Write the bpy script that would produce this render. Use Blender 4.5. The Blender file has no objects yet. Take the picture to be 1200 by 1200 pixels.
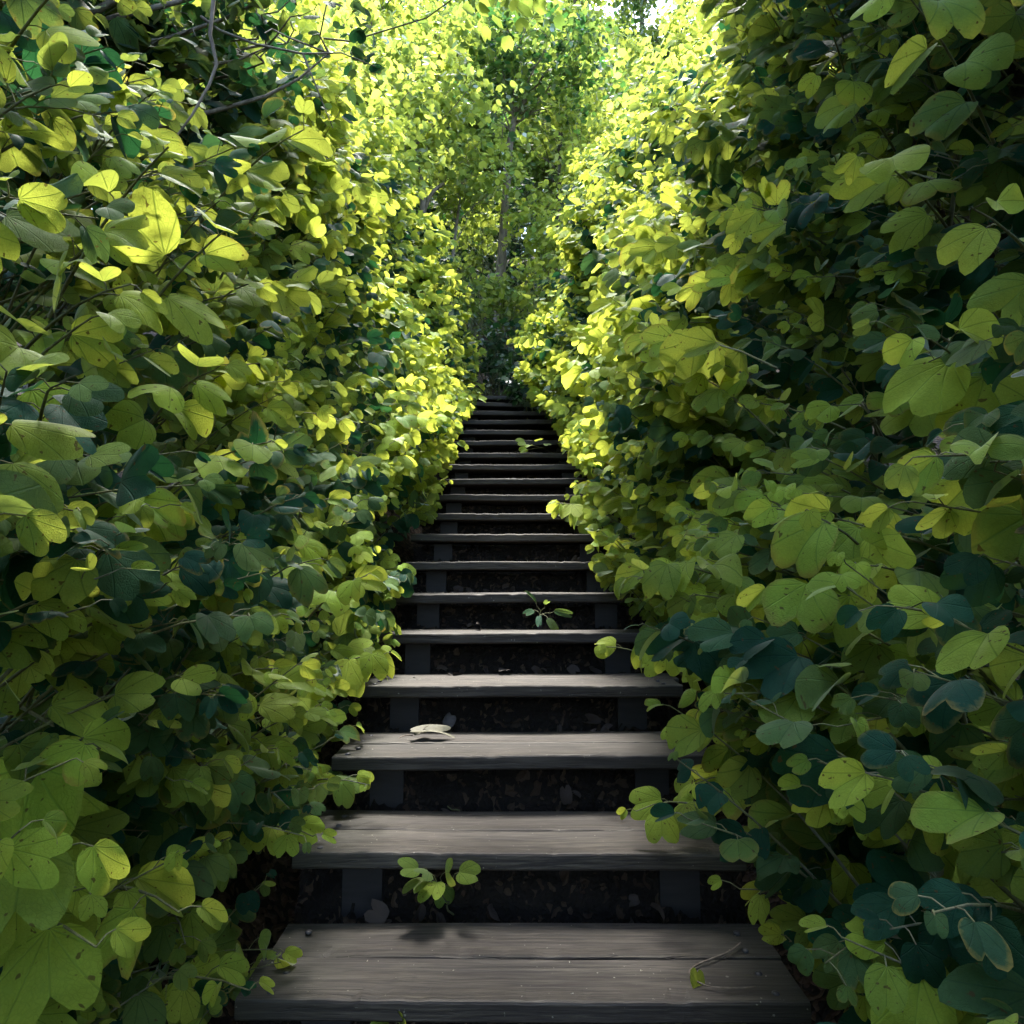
import bpy, math, random
import numpy as np
from mathutils import Vector

R = np.random.default_rng(7)
random.seed(7)
sc = bpy.context.scene
col = sc.collection
PI = math.pi

# ------------------------------------------------------------------ camera numbers
ZC = 1.68                      # eye height above the path at the foot of the flight
PITCH = math.radians(6.0)
F = 800.0 / 1200.0
def at(px, py, d):
    """a point of the place from where it shows in the photograph and how far away it is"""
    u = (px - 600) / 800.0; v = (600 - py) / 800.0
    return np.array([u * d, d * (math.cos(PITCH) - v * math.sin(PITCH)),
                     ZC + d * (math.sin(PITCH) + v * math.cos(PITCH))])

# stair numbers
H, G, D0, Z1, XS = 0.167, 0.355, 1.548, 0.80, 0.025
NT = 19
def front(n):
    return D0 + (n - 1) * G if n <= 13 else D0 + 12 * G + (n - 13) * 0.285
def top(n):
    return Z1 + (n - 1) * H
Y_END, Z_END = front(NT) + .33, top(NT)
def line(y):
    """height of the stair slope at y (array or number)"""
    ys = [-60, -4, front(-3) - .1] + [front(n) for n in range(-3, NT + 1)] + [Y_END + .4, 20, 60, 400]
    zs = [-.3, -.02, 0.0] + [top(n) for n in range(-3, NT + 1)] + [Z_END + .15, Z_END + 8.0, Z_END + 14, Z_END + 30]
    return np.interp(y, ys, zs)

# ------------------------------------------------------------------ small helpers
def tag(o, label=None, cat=None, group=None, kind=None):
    if label: o['label'] = label
    if cat: o['category'] = cat
    if group: o['group'] = group
    if kind: o['kind'] = kind
    return o
def empty(name, loc=(0, 0, 0), parent=None):
    o = bpy.data.objects.new(name, None); o.empty_display_size = .1
    o.location = loc; col.objects.link(o)
    if parent: o.parent = parent
    return o
def mesh_obj(name, V, T, mat, parent=None, loc=(0, 0, 0), smooth=True, attrs=None, quads=False):
    """V (n,3) in the world, T (m,3) or (m,4); the object's origin goes to loc"""
    V = np.asarray(V, np.float32); T = np.asarray(T, np.int32)
    k = T.shape[1]
    me = bpy.data.meshes.new(name)
    me.vertices.add(len(V)); me.loops.add(T.size); me.polygons.add(len(T))
    base = np.asarray(loc, np.float32)
    me.vertices.foreach_set('co', (V - base).ravel())
    me.loops.foreach_set('vertex_index', T.ravel())
    me.polygons.foreach_set('loop_start', np.arange(0, T.size, k, dtype=np.int32))
    me.polygons.foreach_set('loop_total', np.full(len(T), k, np.int32))
    me.polygons.foreach_set('use_smooth', np.full(len(T), smooth))
    for nm, (typ, arr) in (attrs or {}).items():
        a = me.attributes.new(nm, typ, 'POINT')
        a.data.foreach_set('vector' if typ == 'FLOAT_VECTOR' else 'color', np.asarray(arr, np.float32).ravel())
    me.update(calc_edges=True); me.validate()
    me.materials.append(mat)
    o = bpy.data.objects.new(name, me); col.objects.link(o)
    if parent:
        o.parent = parent
    else:
        o.location = loc
    return o
def unit(a):
    return a / (np.linalg.norm(a, axis=-1, keepdims=True) + 1e-9)

class Tubes:
    """tapered round stems along bent paths"""
    def __init__(s): s.V = []; s.T = []; s.n = 0
    def add(s, pts, rad, sides=6):
        pts = np.asarray(pts, float); m = len(pts)
        rad = np.broadcast_to(np.asarray(rad, float), (m,))
        t = unit(np.gradient(pts, axis=0))
        ref = np.array([.31, .17, .93]) if abs(t[0][2]) < .9 else np.array([.95, .2, .1])
        a = unit(np.cross(t, ref)); b = np.cross(t, a)
        ang = np.arange(sides) / sides * 2 * PI
        ring = pts[:, None] + rad[:, None, None] * (np.cos(ang)[None, :, None] * a[:, None] + np.sin(ang)[None, :, None] * b[:, None])
        s.V.append(ring.reshape(-1, 3))
        i = np.arange(m - 1)[:, None] * sides + np.arange(sides)[None]
        j = np.arange(m - 1)[:, None] * sides + (np.arange(sides)[None] + 1) % sides
        s.T.append(np.stack([i, j, j + sides, i + sides], -1).reshape(-1, 4) + s.n)
        # cap the tip
        s.n += m * sides
    def build(s, name, mat, parent=None, loc=(0, 0, 0)):
        if not s.V: return None
        return mesh_obj(name, np.concatenate(s.V), np.concatenate(s.T), mat, parent, loc)
def wob(p0, p1, n, amp, sag=0.0, seed=None):
    """a bent path from p0 to p1"""
    r = R if seed is None else np.random.default_rng(seed)
    t = np.linspace(0, 1, n)[:, None]
    p = np.asarray(p0) * (1 - t) + np.asarray(p1) * t
    k = r.normal(size=(3, 3)) * amp
    for i in range(3):
        p = p + k[i] * np.sin(PI * (i + 1) * t) / (i + 1)
    p[:, 2] -= (sag * 4 * t * (1 - t))[:, 0]
    return p

# ------------------------------------------------------------------ materials
def newmat(name):
    m = bpy.data.materials.new(name); m.use_nodes = True
    nt = m.node_tree; nt.nodes.clear()
    out = nt.nodes.new('ShaderNodeOutputMaterial')
    return m, nt, out
class N:
    """tiny node writer"""
    def __init__(s, nt): s.nt = nt
    def __call__(s, typ, ins=None, **kw):
        n = s.nt.nodes.new(typ)
        for k, v in kw.items(): setattr(n, k, v)
        for k, v in (ins or {}).items():
            sk = n.inputs[k]
            if hasattr(v, 'links') or isinstance(v, bpy.types.NodeSocket): s.nt.links.new(v, sk)
            else: sk.default_value = v
        return n
    def math(s, op, a, b=0.0, c=None):
        ins = {0: a, 1: b}
        if c is not None: ins[2] = c
        return s('ShaderNodeMath', ins, operation=op).outputs[0]
    def mix(s, f, a, b, blend='MIX'):
        n = s.nt.nodes.new('ShaderNodeMix'); n.data_type = 'RGBA'; n.blend_type = blend
        for k, v in ((0, f), (6, a), (7, b)):
            if isinstance(v, bpy.types.NodeSocket): s.nt.links.new(v, n.inputs[k])
            else: n.inputs[k].default_value = v if k == 0 or len(v) == 4 else (*v, 1)
        return n.outputs[2]
    def ramp(s, f, stops):
        n = s('ShaderNodeValToRGB', {0: f})
        e = n.color_ramp.elements
        while len(e) < len(stops): e.new(.5)
        for x, (p, c) in zip(e, stops):
            x.position = p; x.color = c if len(c) == 4 else (*c, 1)
        return n.outputs[0]

def leaf_material(name, shade_old, lit_young, shade_told, lit_tyoung, under, gloss=.35, veins=True, trans=.5, yexp=1.0):
    m, nt, out = newmat(name); n = N(nt)
    lp = n('ShaderNodeAttribute', attribute_name='lp'); lc = n('ShaderNodeAttribute', attribute_name='lc')
    sx = n('ShaderNodeSeparateXYZ', {0: lp.outputs['Vector']}); x, y = sx.outputs[0], sx.outputs[1]
    cs = n('ShaderNodeSeparateColor', {0: lc.outputs['Color']}); lit_age, rnd, rn2 = cs.outputs
    up = n.mix(lit_age, shade_old, lit_young); tr = n.mix(lit_age, shade_told, lit_tyoung)  # old tone carries painted shade, young tone painted light, besides true leaf age
    # each leaf its own tint
    hsv = n('ShaderNodeHueSaturation', {'Hue': n.math('MULTIPLY_ADD', rnd, .035, .4825), 'Saturation': 1.0,
                                        'Value': n.math('MULTIPLY_ADD', rn2, .5, .75), 'Color': up})
    up = hsv.outputs[0]
    ax = n.math('ABSOLUTE', x)
    off = n('ShaderNodeCombineXYZ', {0: x, 1: y, 2: n.math('MULTIPLY', rnd, 37.0)})
    blot = n('ShaderNodeTexNoise', {'Vector': off.outputs[0], 'Scale': 5.0, 'Detail': 3.0, 'Roughness': .6}).outputs[0]
    bl = n('ShaderNodeMapRange', {0: blot, 1: .3, 2: .7, 3: .78, 4: 1.18}).outputs[0]
    up = n.mix(1.0, up, n('ShaderNodeCombineColor', {0: bl, 1: bl, 2: bl}).outputs[0], 'MULTIPLY')
    rough = .46
    if veins:
        th = n.math('ARCTAN2', ax, n.math('ADD', y, .02))
        r = n.math('SQRT', n.math('ADD', n.math('MULTIPLY', x, x), n.math('MULTIPLY', y, y)))
        # veins spread from the leaf's base, bowed outwards
        q = n.math('MULTIPLY', n.math('ADD', th, n.math('MULTIPLY', n.math('MULTIPLY', r, th), -.22)), 2.35)
        fr = n.math('ABSOLUTE', n.math('SUBTRACT', n.math('FRACT', q), .0))
        d1 = n.math('MINIMUM', n.math('FRACT', q), n.math('SUBTRACT', 1.0, n.math('FRACT', q)))
        dist = n.math('MULTIPLY', d1, n.math('MAXIMUM', r, .1))
        v1 = n('ShaderNodeMapRange', {0: dist, 1: .008, 2: .034, 3: 1.0, 4: 0.0}).outputs[0]
        # side veins between them
        s2 = n.math('ADD', n.math('MULTIPLY', r, 11.0), n.math('MULTIPLY', d1, 5.5))
        s2 = n.math('ADD', s2, n.math('MULTIPLY', blot, 3.0))
        d2 = n.math('ABSOLUTE', n.math('SUBTRACT', n.math('FRACT', s2), .5))
        v2 = n('ShaderNodeMapRange', {0: d2, 1: .02, 2: .10, 3: .32, 4: 0.0}).outputs[0]
        vo = n('ShaderNodeTexVoronoi', {'Vector': off.outputs[0], 'Scale': 15.0}, feature='DISTANCE_TO_EDGE').outputs['Distance']
        v3 = n('ShaderNodeMapRange', {0: vo, 1: .02, 2: .10, 3: .30, 4: 0.0}).outputs[0]
        v = n.math('MAXIMUM', n.math('MAXIMUM', v1, v2), v3)
        tr = n.mix(n.math('MULTIPLY', v, .8), tr, n.mix(1.0, tr, (.30, .40, .35), 'MULTIPLY'))
        up = n.mix(n.math('MULTIPLY', v, .45), up, n.mix(1.0, up, (1.5, 1.4, 1.5), 'MULTIPLY'))
        # some margins yellow and then scorch
        ed = n('ShaderNodeMapRange', {0: n.math('ADD', sx.outputs[2], n.math('MULTIPLY', blot, .5)), 1: 1.08, 2: 1.32, 3: 0.0, 4: 1.0}).outputs[0]
        ed = n.math('MULTIPLY', ed, n('ShaderNodeMapRange', {0: rnd, 1: .72, 2: .95, 3: 0.0, 4: .85}).outputs[0])
        up = n.mix(ed, up, (.20, .16, .04)); tr = n.mix(ed, tr, (.42, .30, .05))
        # brown specks and nibbled margins on some leaves
        sp = n('ShaderNodeTexNoise', {'Vector': off.outputs[0], 'Scale': 9.0, 'Detail': 1.0}).outputs[0]
        sp = n('ShaderNodeMapRange', {0: sp, 1: .70, 2: .74, 3: 0.0, 4: .8}).outputs[0]
        up = n.mix(sp, up, (.09, .055, .02)); tr = n.mix(sp, tr, (.10, .05, .01))
        bh = n.math('ADD', n.math('MULTIPLY', v, -.6), n.math('MULTIPLY', blot, .6))
        bmp = n('ShaderNodeBump', {'Strength': .55, 'Distance': .004, 'Height': bh}).outputs[0]
    else:
        bmp = None
    back = n('ShaderNodeNewGeometry').outputs['Backfacing']
    face = n.mix(back, up, n.mix(.45, up, under))
    rv = n.math('MULTIPLY_ADD', rn2, .2, .46)
    ins = {'Color': face}; it = {'Color': tr}; ig = {'Roughness': rv, 'Color': (1, 1, 1, 1)}
    if bmp is not None:
        ins['Normal'] = bmp; it['Normal'] = bmp; ig['Normal'] = bmp
    df = n('ShaderNodeBsdfDiffuse', ins); tl = n('ShaderNodeBsdfTranslucent', it)
    gl = n('ShaderNodeBsdfGlossy', ig)
    body = n('ShaderNodeMixShader', {0: trans, 1: df.outputs[0], 2: tl.outputs[0]})
    fz = n('ShaderNodeFresnel', {'IOR': 1.36})
    fin = n('ShaderNodeMixShader', {0: n.math('MULTIPLY', fz.outputs[0], gloss), 1: body.outputs[0], 2: gl.outputs[0]})
    nt.links.new(fin.outputs[0], out.inputs[0])
    return m

M = {}
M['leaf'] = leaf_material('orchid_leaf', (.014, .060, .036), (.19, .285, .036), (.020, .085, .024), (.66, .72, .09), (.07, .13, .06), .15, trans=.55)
M['far'] = leaf_material('tree_leaf', (.018, .065, .032), (.18, .27, .05), (.045, .14, .025), (.62, .69, .10), (.07, .13, .05), .2, veins=False, trans=.55)
M['dark'] = leaf_material('shade_leaf', (.012, .045, .024), (.04, .10, .030), (.015, .06, .012), (.12, .24, .02), (.05, .10, .07), .3, veins=False)  # darker copy of the tree leaf, shade painted into its colour

def bark_material(name, c0, c1, scale=30):
    m, nt, out = newmat(name); n = N(nt)
    tc = n('ShaderNodeTexCoord')
    mp = n('ShaderNodeMapping', {0: tc.outputs['Object'], 'Scale': (1, 1, .22)})
    nz = n('ShaderNodeTexNoise', {'Vector': mp.outputs[0], 'Scale': scale, 'Detail': 5.0, 'Roughness': .65})
    lich = n('ShaderNodeTexNoise', {'Vector': tc.outputs['Object'], 'Scale': 4.0, 'Detail': 3.0})
    c = n.ramp(nz.outputs[0], [(.32, c0), (.7, c1)])
    c = n.mix(n('ShaderNodeMapRange', {0: lich.outputs[0], 1: .55, 2: .7, 3: 0.0, 4: .5}).outputs[0], c, (.20, .21, .17))
    b = n('ShaderNodeBump', {'Strength': .6, 'Distance': .01, 'Height': nz.outputs[0]})
    p = n('ShaderNodeBsdfPrincipled', {'Base Color': c, 'Roughness': .85, 'Normal': b.outputs[0]})
    nt.links.new(p.outputs[0], out.inputs[0]); return m
M['bark'] = bark_material('grey_bark', (.05, .038, .028), (.24, .20, .155))
M['darkbark'] = bark_material('dark_bark', (.018, .013, .010), (.075, .055, .042))
M['twig'] = bark_material('green_twig', (.05, .05, .022), (.14, .15, .05), 60)

def wood_material():
    m, nt, out = newmat('weathered_timber'); n = N(nt)
    tc = n('ShaderNodeTexCoord'); oi = n('ShaderNodeObjectInfo')
    sh = n('ShaderNodeVectorMath', {0: tc.outputs['Object'], 1: n('ShaderNodeCombineXYZ', {0: n.math('MULTIPLY', oi.outputs['Random'], 31.0), 1: n.math('MULTIPLY', oi.outputs['Random'], 17.0), 2: n.math('MULTIPLY', oi.outputs['Random'], 9.0)}).outputs[0]}, operation='ADD').outputs[0]
    warp = n('ShaderNodeTexNoise', {'Vector': sh, 'Scale': 2.2, 'Detail': 2.0})
    sw = n('ShaderNodeVectorMath', {0: sh, 1: n('ShaderNodeVectorMath', {0: warp.outputs['Color'], 1: (.0, .05, .05)}, operation='MULTIPLY').outputs[0]}, operation='ADD').outputs[0]
    g1 = n('ShaderNodeTexNoise', {'Vector': n('ShaderNodeMapping', {0: sw, 'Scale': (2.2, 120, 120)}).outputs[0], 'Scale': 1.0, 'Detail': 5.0, 'Roughness': .7}).outputs[0]
    g2 = n('ShaderNodeTexNoise', {'Vector': n('ShaderNodeMapping', {0: sw, 'Scale': (.9, 30, 30)}).outputs[0], 'Scale': 1.0, 'Detail': 3.0}).outputs[0]
    fib = n('ShaderNodeTexNoise', {'Vector': n('ShaderNodeMapping', {0: sh, 'Scale': (9, 260, 260)}).outputs[0], 'Scale': 1.0, 'Detail': 2.0}).outputs[0]
    pat = n('ShaderNodeTexNoise', {'Vector': n('ShaderNodeMapping', {0: sh, 'Scale': (1.6, 5, 5)}).outputs[0], 'Scale': 1.6, 'Detail': 4.0, 'Roughness': .6}).outputs[0]
    c = n.ramp(g1, [(.34, (.020, .015, .013)), (.5, (.062, .050, .036)), (.66, (.125, .106, .078))])
    c = n.mix(n('ShaderNodeMapRange', {0: g2, 1: .35, 2: .65, 3: .55, 4: 0.0}).outputs[0], c, (.042, .032, .028))
    # pale worn and dark damp patches
    c = n.mix(n('ShaderNodeMapRange', {0: pat, 1: .52, 2: .72, 3: 0.0, 4: .55}).outputs[0], c, (.155, .132, .108))
    c = n.mix(n('ShaderNodeMapRange', {0: pat, 1: .28, 2: .45, 3: .65, 4: 0.0}).outputs[0], c, (.040, .034, .029))
    c = n.mix(n('ShaderNodeMapRange', {0: fib, 1: .38, 2: .48, 3: .75, 4: 0.0}).outputs[0], c, (.022, .017, .015))
    # cracks along the grain
    cr = n('ShaderNodeTexNoise', {'Vector': n('ShaderNodeMapping', {0: sw, 'Scale': (1.1, 55, 55), 'Location': (3, 5, 7)}).outputs[0], 'Scale': 1.0, 'Detail': 1.0}).outputs[0]
    crm = n('ShaderNodeMapRange', {0: n.math('ABSOLUTE', n.math('SUBTRACT', cr, .5)), 1: .004, 2: .018, 3: 1.0, 4: 0.0}).outputs[0]
    gate = n('ShaderNodeMapRange', {0: g2, 1: .5, 2: .62, 3: 0.0, 4: 1.0}).outputs[0]
    crm = n.math('MULTIPLY', crm, gate)
    c = n.mix(n.math('MULTIPLY', crm, .85), c, (.018, .014, .011))
    # dark green film towards the ends, each board its own tone
    sxp = n('ShaderNodeSeparateXYZ', {0: tc.outputs['Object']})
    en = n('ShaderNodeMapRange', {0: n.math('ADD', n.math('ABSOLUTE', sxp.outputs[0]), n.math('MULTIPLY', pat, .35)), 1: .55, 2: .80, 3: 0.0, 4: .7}).outputs[0]
    c = n.mix(en, c, (.026, .030, .017))
    c = n('ShaderNodeHueSaturation', {'Hue': .5, 'Saturation': 1.0, 'Value': n.math('MULTIPLY_ADD', oi.outputs['Random'], .36, .43), 'Color': c}).outputs[0]
    # lichen and dirt specks
    sp = n('ShaderNodeTexNoise', {'Vector': sh, 'Scale': 90.0, 'Detail': 1.0}).outputs[0]
    c = n.mix(n('ShaderNodeMapRange', {0: sp, 1: .75, 2: .80, 3: 0.0, 4: .6}).outputs[0], c, (.30, .29, .24))
    h = n.math('SUBTRACT', n.math('ADD', n.math('MULTIPLY', g1, .8), n.math('MULTIPLY', fib, .5)), n.math('MULTIPLY', crm, 1.5))
    b = n('ShaderNodeBump', {'Strength': .7, 'Distance': .0022, 'Height': h})
    rg = n('ShaderNodeMapRange', {0: g1, 1: .3, 2: .7, 3: .8, 4: .55}).outputs[0]
    p = n('ShaderNodeBsdfPrincipled', {'Base Color': c, 'Roughness': rg, 'Normal': b.outputs[0], 'Specular IOR Level': .4})
    nt.links.new(p.outputs[0], out.inputs[0]); return m
M['wood'] = wood_material()

def stringer_material():
    m, nt, out = newmat('dark_stained_timber'); n = N(nt)
    tc = n('ShaderNodeTexCoord')
    g = n('ShaderNodeTexNoise', {'Vector': n('ShaderNodeMapping', {0: tc.outputs['Object'], 'Scale': (8, 8, 60)}).outputs[0], 'Scale': 1.0, 'Detail': 4.0}).outputs[0]
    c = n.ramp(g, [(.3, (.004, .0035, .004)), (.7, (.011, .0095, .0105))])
    p = n('ShaderNodeBsdfPrincipled', {'Base Color': c, 'Roughness': .7, 'Normal': n('ShaderNodeBump', {'Strength': .3, 'Distance': .003, 'Height': g}).outputs[0]})
    nt.links.new(p.outputs[0], out.inputs[0]); return m
M['stringer'] = stringer_material()

def soil_material(name, litter):
    m, nt, out = newmat(name); n = N(nt)
    tc = n('ShaderNodeTexCoord'); P = tc.outputs['Object']
    a = n('ShaderNodeTexNoise', {'Vector': P, 'Scale': 9.0, 'Detail': 8.0, 'Roughness': .7}).outputs[0]
    v = n('ShaderNodeTexVoronoi', {'Vector': n('ShaderNodeVectorMath', {0: P, 1: n('ShaderNodeVectorMath', {0: n('ShaderNodeTexNoise', {'Vector': P, 'Scale': 14.0}).outputs['Color'], 1: (.1, .1, .1)}, operation='MULTIPLY').outputs[0]}, operation='ADD').outputs[0], 'Scale': 55.0})
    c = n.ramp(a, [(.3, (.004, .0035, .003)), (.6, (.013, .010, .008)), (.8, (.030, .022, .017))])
    rc = n('ShaderNodeSeparateColor', {0: v.outputs['Color']})
    lf = n.mix(rc.outputs[1], (.034, .021, .014), (.065, .046, .030))
    c = n.mix(n('ShaderNodeMapRange', {0: rc.outputs[0], 1: 1 - litter, 2: 1 - litter + .05, 3: 0.0, 4: .85}).outputs[0], c, lf)
    h = n.math('ADD', n.math('MULTIPLY', a, 1.0), n.math('MULTIPLY', v.outputs['Distance'], .8))
    b = n('ShaderNodeBump', {'Strength': .9, 'Distance': .02, 'Height': h})
    p = n('ShaderNodeBsdfPrincipled', {'Base Color': c, 'Roughness': .95, 'Normal': b.outputs[0], 'Specular IOR Level': .2})
    nt.links.new(p.outputs[0], out.inputs[0]); return m
M['soil'] = soil_material('packed_soil', .18)
M['ground'] = soil_material('leaf_littered_soil', .5)

def plain(name, c, rough=.6, metal=0.0, var=.3, scale=20):
    m, nt, out = newmat(name); n = N(nt)
    tc = n('ShaderNodeTexCoord')
    a = n('ShaderNodeTexNoise', {'Vector': tc.outputs['Object'], 'Scale': scale, 'Detail': 4.0}).outputs[0]
    k = n('ShaderNodeMapRange', {0: a, 1: .3, 2: .7, 3: 1 - var, 4: 1 + var}).outputs[0]
    cc = n.mix(1.0, c, n('ShaderNodeCombineColor', {0: k, 1: k, 2: k}).outputs[0], 'MULTIPLY')
    p = n('ShaderNodeBsdfPrincipled', {'Base Color': cc, 'Roughness': rough, 'Metallic': metal,
          'Normal': n('ShaderNodeBump', {'Strength': .3, 'Distance': .002, 'Height': a}).outputs[0]})
    nt.links.new(p.outputs[0], out.inputs[0]); return m
M['bolt'] = plain('galvanised_steel', (.07, .07, .075), .6, .9, .3, 60)
M['dry'] = plain('dry_leaf', (.085, .078, .045), .7, 0, .35, 50)
M['litter'] = plain('brown_leaf_litter', (.022, .014, .010), .8, 0, .5, 12)
M['grey'] = plain('grey_dead_leaf', (.045, .040, .040), .8, 0, .3, 40)
M['vine'] = plain('dry_vine', (.13, .10, .075), .8, 0, .3, 80)
M['crumb'] = plain('pale_crumb', (.30, .28, .22), .8, 0, .3, 90)

# ------------------------------------------------------------------ leaves
CONT = np.array([(0, .74), (.05, .80), (.11, .90), (.19, .965), (.28, .965), (.37, .90), (.45, .77), (.495, .60), (.505, .42), (.46, .24), (.37, .09), (.26, .0), (.15, -.035), (.06, -.02)])
def template(nh, rings):
    th = np.arctan2(CONT[:, 0], CONT[:, 1]); rr = np.hypot(CONT[:, 0], CONT[:, 1])
    if nh <= 4: tt = np.array([0, .26, .8, 1.35, 1.75])[:nh + 1] if nh == 4 else np.array([0, .3, .95, 1.6])
    else:
        # even along the outline
        s = np.r_[0, np.cumsum(np.hypot(*np.diff(CONT, axis=0).T))]
        tt = np.interp(np.linspace(0, s[-1], nh + 1), s, th)
    r = np.interp(tt, th, rr)
    ang = np.r_[-tt[::-1], tt[1:]]; rad = np.r_[r[::-1], r[1:]]
    xy = [(0.0, 0.0)]
    k = len(ang)
    for j in range(1, rings + 1):
        for a, q in zip(ang, rad):
            f = j / rings
            xy.append((q * f * math.sin(a), q * f * math.cos(a)))
    T = []
    for i in range(k - 1):
        T.append((0, 1 + i + 1, 1 + i))
        for j in range(1, rings):
            a = 1 + (j - 1) * k + i; b = a + 1; c = a + k; d = c + 1
            T.append((a, b, d)); T.append((a, d, c))
    return np.array(xy), np.array(T, np.int32)
TPL = {'hi': template(13, 5), 'mid': template(7, 2), 'lo': template(4, 1), 'tiny': template(3, 1)}

def leaves_mesh(lod, P, Mv, Nv, size, fold, cup, droop, rip, colr, wr=None):
    xy, T = TPL[lod]; n = len(P); V = len(xy)
    rings = {'hi': 5, 'mid': 2}.get(lod, 1); edge = np.r_[0, np.repeat(np.arange(1, rings + 1) / rings, (V - 1) // rings)]
    Mv = unit(Mv); Nv = unit(Nv - (Nv * Mv).sum(-1, keepdims=True) * Mv); B = np.cross(Mv, Nv)
    x = xy[None, :, 0] * (np.ones(n) if wr is None else wr)[:, None]; y = np.broadcast_to(xy[None, :, 1], (n, V))
    # no two outlines alike: uneven halves, wavy margins, shallow or deep notches
    q0 = R.uniform(0, 6.28, (n, 3)); tq = np.arctan2(x, y + .02); rq = np.hypot(x, y)
    wv = 1 + rq * (.035 * np.sin(3 * tq + q0[:, :1]) + .025 * np.sin(7 * tq + q0[:, 1:2]) + .015 * np.sin(13 * tq + q0[:, 2:3]))
    wv = wv * np.where(x > 0, 1 + R.normal(0, .05, (n, 1)), 1.0) * (1 - rq * np.exp(-(tq / .22) ** 2) * R.uniform(-.12, .22, (n, 1)))
    x = x * wv; y = y * wv
    ax = np.sqrt(x * x + .0009) - .03
    z = ax * np.sin(fold)[:, None]
    xf = np.sign(x) * np.abs(x) * np.cos(fold)[:, None]
    z = z - cup[:, None] * x * x * 1.6
    ph = R.uniform(0, 6.28, n)[:, None]; th = np.arctan2(x, y + .05); r2 = x * x + y * y
    z = z + rip[:, None] * np.sin(ph + 5.0 * th) * r2 + rip[:, None] * .6 * np.sin(ph * 2 + 11 * th) * r2 * r2
    # bend the blade down along its length
    a = droop[:, None] * y
    yy = y * (1 - .25 * a * a) ; z = z - .5 * a * y
    W = P[:, None] + size[:, None, None] * (xf[..., None] * B[:, None] + yy[..., None] * Mv[:, None] + z[..., None] * Nv[:, None])
    tri = (T[None] + (np.arange(n) * V)[:, None, None]).reshape(-1, 3)
    lp = np.empty((n, V, 3)); lp[..., 0] = xy[None, :, 0]; lp[..., 1] = xy[None, :, 1]; lp[..., 2] = edge[None]
    lc = np.ones((n, V, 4)); lc[..., :3] = colr[:, None]
    return W.reshape(-1, 3), tri, lp.reshape(-1, 3), lc.reshape(-1, 4)

class Leaves:
    """a heap of single leaves that becomes one foliage mesh"""
    def __init__(s): s.d = {}
    def add(s, lod, **k): s.d.setdefault(lod, []).append(k)
    def build(s, name, mat, parent=None, loc=(0, 0, 0)):
        Vs, Ts, A, B, off = [], [], [], [], 0
        for lod, items in s.d.items():
            kk = {q: np.concatenate([np.asarray(i[q], float) for i in items]) for q in items[0]}
            v, t, lp, lc = leaves_mesh(lod, **kk)
            Vs.append(v); Ts.append(t + off); A.append(lp); B.append(lc); off += len(v)
        if not Vs: return None
        return mesh_obj(name, np.concatenate(Vs), np.concatenate(Ts), mat, parent, loc,
                        attrs={'lp': ('FLOAT_VECTOR', np.concatenate(A)), 'lc': ('FLOAT_COLOR', np.concatenate(B))})
CAM = np.array([0, 0, ZC])

# ------------------------------------------------------------------ the leafy walls along the stairs
def bump(y, t, s):
    return (.13 * np.sin(2.3 * y + 1.1 * t + s) + (.11) * np.sin(1.2 * y - 3.1 * t + 2 * s + 1) + .06 * np.sin(5.2 * y + 4.1 * t + 3 * s) + .05 * np.sin(8.3 * t - 3.7 * y + s))
def wall_x(side, y, t):
    """where the face of the leaf wall stands: t is the height above the slope of the stairs"""
    if side < 0:
        b = np.interp(t, [-.3, 0, .35, .8, 1.3, 2.2, 3.2, 4.5], [.74, .63, .58, .60, .74, 1.02, 1.42, 2.0])
        b = b - np.interp(y, [4.0, 6.0, 7.5], [0, .06, .2]) * np.interp(t, [0, .4, 1.0, 1.8], [.4, 1, .4, -.6])
        s = 0.4
    else:
        b = np.interp(t, [-.3, 0, .35, .8, 1.3, 2.2, 3.2, 4.5], [.76, .64, .56, .54, .62, .84, 1.15, 1.7])
        b = b - np.interp(y, [3.5, 5.5, 6.5, 7.6], [0, .13, .26, .52]) * np.interp(t, [0, .4, 1.3, 2.5], [.5, 1, .7, .4])
        s = 2.2
    return side * (b + bump(y, t, s) * np.interp(t, [0, .5, 1.5], [.4, .6, 1.0]))

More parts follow.
